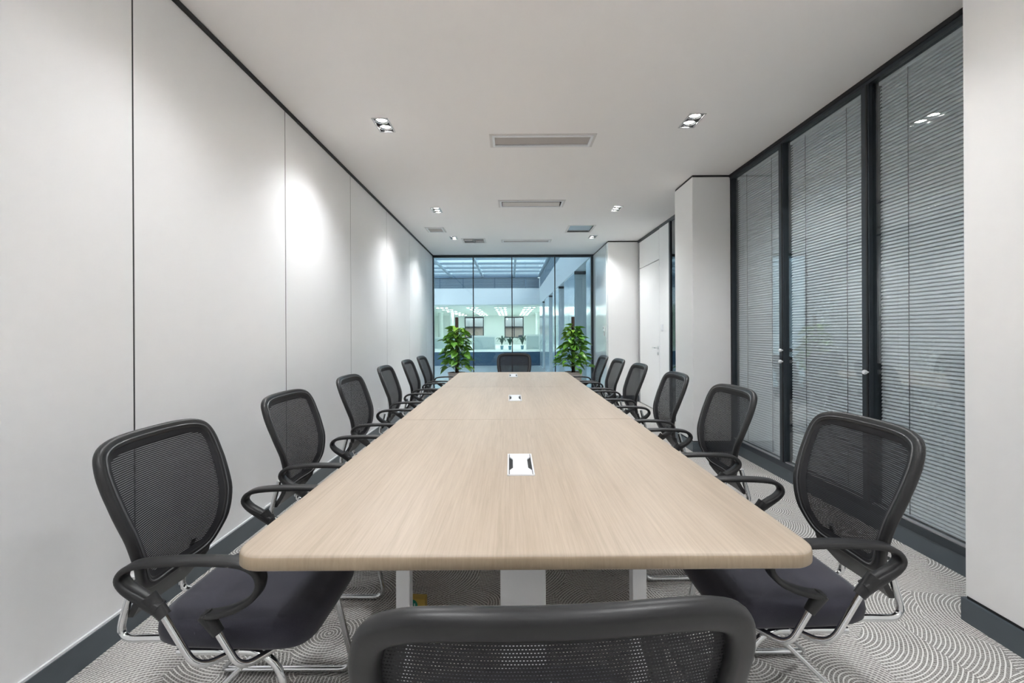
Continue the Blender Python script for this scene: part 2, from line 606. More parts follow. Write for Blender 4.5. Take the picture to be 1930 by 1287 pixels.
# left wall: white panels over a dark backing
wall_l = MB().box(XL - 0.12, XL - 0.012, YB, YE + 0.1, 0.0, HC).build('wall_left', M_GAP)
tag(wall_l, 'long wall of tall white panels with thin dark joints', 'wall', kind=S)
seams = [YB, -0.74, 0.63, 2.005, 3.366, 4.745, 6.143, 7.518, 9.02, YE]
for a, b in zip(seams, seams[1:]):
    MB().box(XL - 0.014, XL, a + 0.004, b - 0.004, 0.118, HC - 0.022, 0.0015, 1).build('panel', M_WALL, wall_l)
    MB().box(XL - 0.012, XL - 0.0012, b - 0.0045, b + 0.0045, 0.118, HC - 0.022).build('joint', M_GAP, wall_l)
bb = MB().box(XL - 0.012, XL + 0.012, YB, YE, 0.0, 0.108).build('baseboard_left', M_BASE)
tag(bb, 'slate grey skirting board below the white wall panels', 'skirting', kind=S)
MB().box(XL - 0.012, XL + 0.008, YB, YE, 0.108, 0.118).build('top_strip', M_STRIP, bb)
t = MB().box(XL - 0.012, XL + 0.016, YB, YE, HC - 0.020, HC - 0.001).build('trim_1', M_GAP)
tag(t, 'black shadow line between white panels and ceiling', 'trim', kind=S)

# back wall behind the camera
wb_ = MB().box(XL, 4.4, YB - 0.1, YB, 0, HC).build('wall_back', M_WALL)
tag(wb_, 'plain white wall closing the room behind the viewpoint', 'wall', kind=S)
# corridor wall beyond the partition
wc = MB().box(4.4, 4.5, YB, 10.15, 0, HC).build('wall_corridor', M_PILLAR)
tag(wc, 'corridor wall beyond the glazed blinds partition', 'wall', kind=S)

def pillar(name, x0, x1, y0, y1, label, side_mat=None):
    e = MB().box(x0, x1, y0, y1, 0.112, HC - 0.022, 0.003, 1).build(name, M_PILLAR)
    tag(e, label, 'pillar', kind=S)
    MB().box(x0 + 0.004, x1, y0 + 0.004, y1 - 0.004, HC - 0.022, HC - 0.001).build('shadow_gap', M_GAP, e)
    MB().box(x0 - 0.010, x1, y0 - 0.010, y1 + (0.010 if y1 < 9 else 0), 0.0, 0.100).build('skirting', M_BASE, e)
    MB().box(x0 + 0.004, x1, y0 + 0.004, y1 - 0.004, 0.100, 0.112).build('skirting_gap', M_GAP, e)
    return e
pillar('wall_pillar_near', P0X, 4.4, YB, P0Y, 'broad white pier with dark skirting beside the nearest blind')
pillar('wall_pillar_middle', P1X, 2.50, P1Y0, P1Y1, 'square white pillar standing between the blinds and the door')
p2 = pillar('wall_pillar_far', P2X, 2.50, P2Y, YE, 'white pillar between the door and the far window')
MB().box(P2X - 0.008, P2X, P2Y + 0.14, YE - 0.03, 0.118, HC - 0.03, 0.002, 1).build('glossy_panel', M_GLOSSY, p2)

# glazed partition with blinds: window_1 .. window_3
MULL = [P0Y, 3.015, 3.95, P1Y0]
GX = XR + 0.02
frame_root = MB().box(XR, XR + 0.10, P0Y, P1Y0, 0.0, 0.105).build('baseboard_right', M_BASE)
tag(frame_root, 'dark base rail under the glazed blinds partition', 'skirting', kind=S)
tf = MB().box(XR - 0.005, XR + 0.10, P0Y, P1Y0, HC - 0.052, HC - 0.001).build('trim_2', M_FRAME)
tag(tf, 'charcoal head rail along the top of the blinds partition', 'trim', kind=S)
MB().box(XR - 0.012, XR - 0.005, P0Y, P1Y0, HC - 0.030, HC - 0.001).build('black_reveal', M_BLACK, tf)
wnames = ['widest glazed bay of the partition beside the near white pier', 'middle glazed bay of the blinds partition', 'narrow glazed bay of the blinds partition beside the square pillar']
for i in range(3):
    a, b = MULL[i], MULL[i + 1]
    w = empty('window_%d' % (i + 1), (XR, (a + b) / 2, 0.105))
    tag(w, wnames[i], 'window', kind=S)
    yo, zo = (a + b) / 2, 0.105
    def wbox(nm, mat, x0, x1, y0, y1, z0, z1, bev=0.0):
        return MB().box(x0 - XR, x1 - XR, y0 - yo, y1 - yo, z0 - zo, z1 - zo, bev, 1).build(nm, mat, w)
    wbox('bottom_rail', M_FRAME, XR - 0.004, XR + 0.10, a, b, 0.105, 0.150)
    wbox('bead', M_ALU, XR + 0.004, XR + 0.03, a + 0.02, b - 0.02, 0.150, 0.158)
    wbox('mullion', M_FRAME, XR - 0.004, XR + 0.085, b - 0.04, b - 0.002, 0.150, HC - 0.052)
    wbox('gasket', M_BLACK, XR - 0.008, XR - 0.003, b - 0.030, b - 0.016, 0.150, HC - 0.052)
    wbox('mullion', M_FRAME, XR + 0.0, XR + 0.085, a + 0.002, a + 0.03, 0.150, HC - 0.052)
    wbox('pane', M_GLASSW, GX, GX + 0.006, a + 0.03, b - 0.04, 0.152, HC - 0.053)
    for kz in ([1.112, 1.016] if i == 1 else [1.006] if i == 0 else []):
        MB().lathe([(0.006, 0.0), (0.007, -0.012), (0.014, -0.016), (0.016, -0.026), (0.012, -0.034)], 12, (-0.003, b - 0.026 - yo, kz - zo), 'x').build('blind_knob', M_WHITEPL, w, 40)

# narrow tinted side light, white side panel and door beyond the square pillar
tg = MB().box(XR - 0.004, XR + 0.06, P1Y1, P2Y, HC - 0.05, HC - 0.001).build('trim_3', M_FRAME)
tag(tg, 'charcoal head rail above the door and side light', 'trim', kind=S)
w4 = empty('window_4', (XR, 6.0, 0))
tag(w4, 'narrow dark side light between the square pillar and the door', 'window', kind=S)
MB().box(0.0, 0.06, P1Y1 - 6.0, 0.70, 0, 0.10).build('bottom_rail', M_BASE, w4)
MB().box(-0.004, 0.06, 0.675, 0.725, 0.10, HC - 0.05).build('mullion', M_FRAME, w4)
MB().box(0.012, 0.020, P1Y1 - 6.0, 0.675, 0.10, HC - 0.05).build('pane', M_GLASSD, w4)
ws_ = MB().box(XR - 0.002, XR + 0.06, 6.725, 7.150, 0.0, HC - 0.05, 0.002, 1).build('wall_side_panel', M_PILLAR)
tag(ws_, 'slim white wall panel with a switch beside the door', 'wall panel', kind=S)
dr = empty('door_1', (XR, 7.70, 0))
tag(dr, 'tall flush white door with a lever handle', 'door', kind=S)
MB().box(0.030, 0.06, -0.55, 0.64, 0.0, HC - 0.05).build('backing', M_GAP, dr)
MB().box(0.0, 0.04, -0.535, 0.545, 0.012, 2.405, 0.002, 1).build('leaf', M_PILLAR, dr)
MB().box(0.0, 0.04, -0.535, 0.545, 2.418, HC - 0.055, 0.002, 1).build('transom_panel', M_PILLAR, dr)
MB().box(-0.006, 0.03, 0.555, 0.62, 0.0, HC - 0.055).build('door_frame', M_ALU, dr)
for hz in (2.06, 0.35):
    MB().tube([(-0.008, 0.545, hz - 0.06), (-0.008, 0.545, hz + 0.06)], 0.010, 8).build('hinge', M_ALU, dr, 40)
hd = MB().lathe([(0.026, 0.0), (0.026, -0.008), (0.010, -0.010), (0.010, -0.05)], 16, (0, -0.47, 1.02), 'x').sweep(
    fillet([(-0.045, -0.47, 1.02), (-0.052, -0.44, 1.02), (-0.052, -0.345, 1.02)], 0.01), rrect(0.014, 0.020, 0.006), lateral=(0, 0, 1)).build('handle', M_CHROME, dr, 40)
MB().lathe([(0.024, 0.0), (0.024, -0.008), (0.014, -0.010), (0.014, -0.016)], 16, (0, -0.47, 0.93), 'x').build('lock_rosette', M_CHROME, dr, 40)

sw = empty('light_switch', (XR - 0.002, 7.03, 1.34))
tag(sw, 'small white light switch on the slim panel beside the door', 'switch')
MB().box(-0.010, 0.0, -0.043, 0.043, -0.05, 0.05, 0.003).build('plate', M_WHITEPL, sw)
MB().box(-0.014, -0.010, -0.03, 0.03, -0.028, 0.028, 0.002).build('rocker', M_STRIP, sw)
th = empty('thermostat', (P2X - 0.008, 8.66, 1.31))
tag(th, 'small white thermostat on the glossy side of the far pillar', 'thermostat')
MB().box(-0.018, 0.0, -0.043, 0.043, -0.02, 0.075, 0.004).build('body', M_WHITEPL, th)
MB().box(-0.0205, -0.018, -0.03, 0.03, 0.02, 0.06, 0.001, 1).build('display', M_VENTD, th)
MB().box(-0.012, 0.0, -0.04, 0.04, -0.11, -0.03, 0.003).build('button_plate', M_VENT, th)
so = empty('wall_socket', (XL, 5.70, 0.29))
tag(so, 'white electrical socket low on the white panelled wall', 'socket')
MB().box(0.0, 0.010, -0.043, 0.043, -0.043, 0.043, 0.003).build('plate', M_WHITEPL, so)
for dz in (-0.012, 0.012):
    MB().box(0.010, 0.0108, -0.010, -0.006, dz - 0.006, dz + 0.006).build('slot', M_DARKPL, so)
    MB().box(0.010, 0.0108, 0.006, 0.010, dz - 0.006, dz + 0.006).build('slot', M_DARKPL, so)

# end window: window_5
w5 = empty('window_5', (0, YE, 0))
tag(w5, 'full width frameless window looking onto the atrium', 'window', kind=S)
EM = [-1.645, -0.782, 0.05, 0.973, 1.795]
MB().box(XL, P2X + 0.02, -0.02, 0.08, HC - 0.050, HC - 0.001).build('head_rail', M_FRAME, w5)
MB().box(XL, P2X + 0.02, -0.02, 0.08, 0.0, 0.08).build('bottom_rail', M_FRAME, w5)
MB().box(EM[0] - 0.01, EM[0] + 0.018, -0.01, 0.06, 0.08, HC - 0.05).build('end_post', M_FRAME, w5)
MB().box(EM[4] - 0.05, EM[4] + 0.005, -0.02, 0.08, 0.08, HC - 0.05).build('end_post', M_FRAME, w5)
for k in (1, 2, 3):
    MB().box(EM[k] - 0.010, EM[k] + 0.010, 0.0, 0.02, 0.08, HC - 0.05).build('joint', M_BLACK, w5)
for k in range(4):
    a = EM[k] + (0.018 if k == 0 else 0.010)
    b = EM[k + 1] - (0.05 if k == 3 else 0.010)
    MB().box(a, b, 0.004, 0.014, 0.08, HC - 0.05).build('pane', M_GLASSE, w5)

# ------------------------------------------------------------------ venetian blinds
def slat_mesh(L):
    mb = MB()
    n = 4
    w, sag, th = 0.0245, 0.0030, 0.0004
    top, bot = [], []
    tilt = R(60)
    for k in range(n + 1):
        s = -0.5 + k / n
        px, pz = s * w, sag * (1 - 4 * s * s)
        x = px * math.cos(tilt) - pz * math.sin(tilt)
        z = px * math.sin(tilt) + pz * math.cos(tilt)
        top.append((x, z + th))
        bot.append((x, z - th))
    ring = top + bot[::-1]
    a = [mb.bm.verts.new((x, -L / 2, z)) for x, z in ring]
    b = [mb.bm.verts.new((x, L / 2, z)) for x, z in ring]
    m = len(ring)
    for k in range(m):
        mb.bm.faces.new((a[k], a[(k + 1) % m], b[(k + 1) % m], b[k]))
    mb.bm.faces.new(list(reversed(a)))
    mb.bm.faces.new(b)
    return mb.mesh('slat', M_SLAT, 40)

blabels = ['grey venetian blind behind the glass bay nearest the broad white pier',
           'grey venetian blind behind the middle glass bay',
           'grey venetian blind behind the glass bay beside the square pillar']
for i in range(3):
    a, b = MULL[i] + 0.04, MULL[i + 1] - 0.058
    yc, L = (a + b) / 2, b - a
    e = empty('venetian_blind', (XR + 0.062, yc, 0.16))
    tag(e, blabels[i], 'blind', 'venetian blinds in the partition')
    MB().box(-0.014, 0.014, -L / 2, L / 2, HC - 0.079 - 0.16, HC - 0.054 - 0.16, 0.002, 1).build('headrail', M_SLAT, e)
    MB().box(-0.012, 0.012, -L / 2, L / 2, 0.0, 0.014, 0.002, 1).build('bottom_rail', M_SLAT, e)
    sm = slat_mesh(L)
    z = 0.030
    while z < HC - 0.094 - 0.16:
        link('slat', sm, e, (0, 0, z))
        z += 0.0225
    for f in (-0.28, 0.26):
        for dx in (-0.0155,):
            MB().box(dx - 0.0012, dx + 0.0012, f * L - 0.0018, f * L + 0.0018, 0.014, HC - 0.079 - 0.16).build('ladder_cord', M_CORD, e)

# ------------------------------------------------------------------ ceiling fittings
def ring_frame(mb, x0, x1, y0, y1, w, z0, z1):
    mb.box(x0, x1, y0, y0 + w, z0, z1)
    mb.box(x0, x1, y1 - w, y1, z0, z1)
    mb.box(x0, x0 + w, y0 + w, y1 - w, z0, z1)
    mb.box(x1 - w, x1, y0 + w, y1 - w, z0, z1)
    return mb

def make_downlight():
    e = empty('twin_downlight')
    ring_frame(MB(), -LW / 2 - 0.006, LW / 2 + 0.006, -LD / 2 - 0.006, LD / 2 + 0.006, 0.012, -0.003, 0.001).build('frame', M_ALU, e)
    mb = MB()
    x, y, d = LW / 2 + 0.001, LD / 2 + 0.001, 0.10
    mb.box(-x, -x + 0.002, -y, y, 0.001, d).box(x - 0.002, x, -y, y, 0.001, d).box(-x, x, -y, -y + 0.002, 0.001, d).box(-x, x, y - 0.002, y, 0.001, d).box(-x, x, -y, y, d, d + 0.003)
    mb.build('housing', M_ALU, e)
    for s in (-1, 1):
        lp = MB().lathe([(0.020, 0.085), (0.030, 0.055), (0.047, 0.012), (0.050, 0.004), (0.046, 0.004), (0.040, 0.016), (0.030, 0.030)], 24, (0, s * 0.057, 0)).build('lamp', M_CHROME, e, 35)
        MB().lathe([(0.001, 0.026), (0.037, 0.024), (0.040, 0.018), (0.001, 0.0175)], 24, (0, s * 0.057, 0)).build('lens', M_LAMP, lp, 30)
    ld = bpy.data.lights.new('downlight_beam', 'SPOT')
    ld.energy = SPOT_W
    ld.color = (0.945, 0.975, 1.0)
    ld.spot_size = R(131)
    ld.spot_blend = 1.0
    ld.shadow_soft_size = 0.035
    for s in (-1, 1):
        lo = bpy.data.objects.new('beam', ld)
        COL.objects.link(lo)
        lo.parent = e
        lo.location = (0, s * 0.057, -0.012)
    return e
dl = make_downlight()
dl_labels = ['twin downlight over the near wall panels, beside the big air grille', 'twin downlight before the nearer blinds, beside the big air grille',
             'twin downlight near the second air vent, white panel wall side', 'twin downlight near the second air vent, door side',
             'twin downlight next to the far ceiling speaker, white wall side', 'twin downlight above the door end of the far pillar']
for i, (x, y) in enumerate(LIGHTS):
    o = dl if i == 0 else copy_tree(dl)
    o.location = (x, y, HC)
    if i < 6:
        tag(o, dl_labels[i], 'ceiling light', 'recessed twin downlights')
    else:  # added lamps out of view, run weaker than the visible ones
        tag(o, 'unseen twin downlight added to light the near end of the room', 'ceiling light', 'unseen downlights added for light')
        for ch in o.children:
            if ch.type == 'LIGHT':
                if 'added_downlight' not in bpy.data.lights:
                    l2 = ch.data.copy()
                    l2.name = 'added_downlight'
                    l2.energy = SPOT_W * 0.56
                ch.data = bpy.data.lights['added_downlight']

def air_vent(name, rect, label, kind):
    x0, x1, y0, y1 = rect
    cx, cyy = (x0 + x1) / 2, (y0 + y1) / 2
    e = empty(name, (cx, cyy, HC))
    hx, hy = (x1 - x0) / 2, (y1 - y0) / 2
    ring_frame(MB(), -hx, hx, -hy, hy, 0.022, -0.006, 0.0).build('outer_frame', M_VENT, e)
    ring_frame(MB(), -hx + 0.024, hx - 0.024, -hy + 0.024, hy - 0.024, 0.020, -0.012, 0.002).build('inner_frame', M_STRIP, e)
    ix, iy = hx - IN - 0.001, hy - IN - 0.001
    MB().box(-ix, ix, -iy, iy, 0.09, 0.10).build('backing', M_DARKPL, e)
    if kind == 'grille':
        n = int((iy * 2 - 0.03) / 0.0125)
        sm = MB().box(-ix + 0.012, ix - 0.012, -0.0048, 0.0048, 0.0, 0.0012).mesh('slat', M_VENT if False else M_VENTG)
        for k in range(n):
            s = link('slat', sm, e, (0, -iy + 0.02 + (iy * 2 - 0.04) * k / (n - 1), 0.004))
            s.rotation_euler = (R(-22), 0, 0)
    elif kind == 'slot':
        for k, yy in enumerate((iy - 0.045,)):
            s = MB().box(-ix + 0.02, ix - 0.02, -0.045, 0.045, 0.0, 0.004, 0.0015, 1).build('blade', M_VENT, e, 0, (0, yy, 0.012))
            s.rotation_euler = (R(-20), 0, 0)
    tag(e, label, 'air vent', None)
    return e
M_VENTG = principled('grille_slat', (0.50, 0.47, 0.455), 0.55, noise=0.03)
air_vent('return_air_grille', V1, 'long fine slatted air grille in the ceiling above the near table', 'grille')
air_vent('supply_air_diffuser', V2, 'long ceiling air diffuser with a dark slot above the table middle', 'slot')
air_vent('supply_air_diffuser', V3, 'faint long ceiling diffuser close to the end window', 'grille')
air_vent('square_air_grille', SQ1, 'small square grey air grille by the white panel wall', 'grille')
e = empty('ceiling_speaker', ((SQ2[0] + SQ2[1]) / 2, (SQ2[2] + SQ2[3]) / 2, HC))
tag(e, 'square grey ceiling unit with a centre rib near the end window', 'ceiling unit')
hx, hy = (SQ2[1] - SQ2[0]) / 2, (SQ2[3] - SQ2[2]) / 2
ring_frame(MB(), -hx, hx, -hy, hy, 0.034, -0.006, 0.0).build('frame', M_VENT, e)
MB().box(-hx + 0.02, hx - 0.02, -hy + 0.02, hy - 0.02, 0.012, 0.02).build('face', M_VENTD, e)
MB().box(-0.014, 0.014, -hy + 0.03, hy - 0.03, -0.012, 0.012).build('rib', M_VENTD, e)
MB().box(0.03, hx - 0.04, 0.06, 0.10, -0.008, 0.012).build('bar', M_VENT, e)
MB().box(-hx + 0.04, -0.03, -0.02, 0.02, -0.004, 0.012).build('bar', M_VENT, e)
e = empty('ceiling_hatch', ((HT[0] + HT[1]) / 2, (HT[2] + HT[3]) / 2, HC))
tag(e, 'shiny bluish ceiling access hatch in front of the door', 'hatch')
hx, hy = (HT[1] - HT[0]) / 2, (HT[3] - HT[2]) / 2
ring_frame(MB(), -hx, hx, -hy, hy, 0.034, -0.004, 0.0).build('frame', M_VENT, e)
MB().box(-hx + 0.035, hx - 0.035, -hy + 0.035, hy - 0.035, 0.012, 0.016).build('panel', principled('hatch_metal', (0.62, 0.67, 0.70), 0.22, metal=0.35, noise=0.02), e)
MB().box(-hx + 0.035, hx - 0.035, hy - 0.09, hy - 0.075, 0.004, 0.012).build('bar', M_VENTD, e)

# ------------------------------------------------------------------ conference table
TX0, TX1, TY0, TY1, TZ = -0.691, 0.765, 1.105, 6.19, 0.740
TH = 0.038
tab = empty('conference_table', ((TX0 + TX1) / 2, TY0, 0))
tag(tab, 'long light oak conference table with rounded corners', 'table')
hw = (TX1 - TX0) / 2
def top_section(y0, y1, near, far):
    r = 0.075
    poly = []
    def corner(cx, cyy, a0):
        for k in range(9):
            a = R(a0 + 90 * k / 8)
            poly.append((cx + r * math.cos(a), cyy + r * math.sin(a)))
    if near:
        corner(-hw + r, y0 + r, 180); corner(hw - r, y0 + r, 270)
    else:
        poly.extend([(-hw, y0), (hw, y0)])
    if far:
        corner(hw - r, y1 - r, 0); corner(-hw + r, y1 - r, 90)
    else:
        poly.extend([(hw, y1), (-hw, y1)])
    mb = MB()
    # rounded edge profile
    prof = [(0.004, TZ - TH), (0.0, TZ - TH + 0.004), (0.0, TZ - 0.010), (0.0015, TZ - 0.005), (0.005, TZ - 0.0015), (0.010, TZ)]
    cxm = 0.0
    n = len(poly)
    cen = Vector((0, (y0 + y1) / 2))
    rings = []
    for ins, z in prof:
        ring = []
        for i, p in enumerate(poly):
            p0, p1 = Vector(poly[i - 1]), Vector(poly[(i + 1) % n])
            q = Vector(p)
            joint = (not near and abs(q.y - y0) < 1e-6) or (not far and abs(q.y - y1) < 1e-6)
            sx = ins if not joint else ins
            if joint:
                q2 = Vector((q.x - math.copysign(ins, q.x), q.y + (min(ins, 0.001) if q.y < cen.y else -min(ins, 0.001))))
            else:
                tdir = (p1 - p0).normalized()
                nin = Vector((-tdir.y, tdir.x))
                q2 = q + nin * ins
            ring.append(mb.bm.verts.new((q2.x, q2.y, z)))
        rings.append(ring)
    for a, b in zip(rings, rings[1:]):
        for k in range(n):
            mb.bm.faces.new((a[k], a[(k + 1) % n], b[(k + 1) % n], b[k]))
    mb.bm.faces.new(list(reversed(rings[0])))
    mb.bm.faces.new(rings[-1])
    o = mb.build('tabletop', M_WOOD, tab, 50)
    o.data.materials.append(M_EDGE)
    for p in o.data.polygons:
        if abs(p.normal.z) < 0.7:
            p.material_index = 1
    return o
cuts = [0.0, 1.725, 3.41, TY1 - TY0]
for k in range(3):
    top_section(cuts[k] + (0.0008 if k else 0), cuts[k + 1] - (0.0008 if k < 2 else 0), k == 0, k == 2)
tx = 0.037
def leg_box(x0, x1, y0, y1, z0, z1, nm):
    MB().box(x0 - tx, x1 - tx, y0 - TY0, y1 - TY0, z0, z1, 0.004).build(nm, M_SILVER, tab)
for yy in (1.52, 2.80, 4.47, 5.70):
    leg_box(-0.385, -0.338, yy, yy + 0.05, 0.0, TZ - TH, 'leg')
    leg_box(0.405, 0.452, yy, yy + 0.05, 0.0, TZ - TH, 'leg')
    if yy in (1.52, 2.80, 4.47, 5.70):
        leg_box(-0.338, 0.405, yy + 0.005, yy + 0.045, TZ - TH - 0.0015 - 0.03, TZ - TH - 0.0015, 'cross_rail') if yy > 1.6 else None
leg_box(-0.036, 0.114, 1.50, 1.62, 0.0, TZ - TH, 'cable_column')
leg_box(-0.036, 0.114, 5.55, 5.67, 0.0, TZ - TH, 'cable_column')
leg_box(-0.38, -0.34, 1.58, 5.70, TZ - TH - 0.045, TZ - TH - 0.002, 'side_rail')
leg_box(0.408, 0.448, 1.58, 5.70, TZ - TH - 0.045, TZ - TH - 0.002, 'side_rail')

def power_box(y0, y1, label):
    xc, yc = 0.0395, (y0 + y1) / 2
    e = empty('desk_power_box', (xc, yc, TZ))
    tag(e, label, 'power box', 'desk power boxes')
    hx, hy = 0.052, (y1 - y0) / 2
    ring_frame(MB(), -hx, hx, -hy, hy, 0.006, 0.0, 0.005).build('rim', M_WHITEPL, e)
    MB().box(-hx + 0.006, hx - 0.006, -hy + 0.006, hy - 0.006, 0.0, 0.0012).build('well', M_DARKPL, e)
    n = 0.013
    pts = [(-hx + 0.009, -hy + 0.008), (hx - 0.009, -hy + 0.008), (hx - 0.009, -hy * 0.62), (hx - 0.009 - n, -hy * 0.42), (hx - 0.009 - n, hy * 0.42), (hx - 0.009, hy * 0.62),
           (hx - 0.009, hy - 0.008), (-hx + 0.009, hy - 0.008), (-hx + 0.009, hy * 0.62), (-hx + 0.009 + n, hy * 0.42), (-hx + 0.009 + n, -hy * 0.42), (-hx + 0.009, -hy * 0.62)]
    MB().prism(pts, 0.001, 0.0055).build('lid', M_WHITEPL, e)
power_box(1.713, 2.010, 'white desk power box set in the near third of the table')
power_box(3.572, 3.900, 'white desk power box in the middle of the table')
power_box(5.470, 5.870, 'white desk power box at the far end of the table')

# ------------------------------------------------------------------ chairs (built facing +x, origin on the floor)
PROF = [(0.400, -0.312), (0.45, -0.300), (0.50, -0.290), (0.60, -0.283), (0.70, -0.297), (0.80, -0.322), (0.90, -0.355), (0.97, -0.380)]
def xprof(z):
    if z <= PROF[0][0]:
        return PROF[0][1]
    for (za, xa), (zb, xb) in zip(PROF, PROF[1:]):
        if z <= zb:
            t = (z - za) / (zb - za)
            t2 = t
            return xa + (xb - xa) * t2
    return PROF[-1][1]
def bsurf(y, z):
    c = 0.030 + 0.026 * math.exp(-((z - 0.64) / 0.13) ** 2)
    return Vector((xprof(z) + c * (y / 0.24) ** 2, y, z))
def bnorm(y, z):
    e = 0.004
    a = bsurf(y + e, z) - bsurf(y - e, z)
    b = bsurf(y, z + e) - bsurf(y, z - e)
    return a.cross(b).normalized()          # points to +x (front)

HALF = [(0.0, 0.972), (0.115, 0.971), (0.187, 0.963), (0.232, 0.940), (0.252, 0.896), (0.256, 0.838), (0.251, 0.762), (0.238, 0.687), (0.217, 0.617), (0.190, 0.560), (0.157, 0.519), (0.113, 0.499), (0.05, 0.494)]
ctl = [(-y, z, 0) for y, z in reversed(HALF[1:])] + [(y, z, 0) for y, z in HALF]
OUT = catmull(ctl, 4, closed=True)
OUT = [(p.x, p.y) for p in OUT]

def inset_outline(d):
    n = len(OUT)
    res = []
    for i, p in enumerate(OUT):
        a, b = Vector(OUT[i - 1]), Vector(OUT[(i + 1) % n])
        t = (b - a).normalized()
        nin = Vector((t.y, -t.x))
        res.append(Vector(p) + nin * d)
    return res

def halfwidth(z, d):
    """half width of the inset outline at height z"""
    best = 0.0
    pts = inset_outline(d)
    n = len(pts)
    for i in range(n):
        a, b = pts[i], pts[(i + 1) % n]
        if (a.y - z) * (b.y - z) <= 0 and abs(a.y - b.y) > 1e-9:
            t = (z - a.y) / (b.y - a.y)
            best = max(best, abs(a.x + (b.x - a.x) * t))
    return best

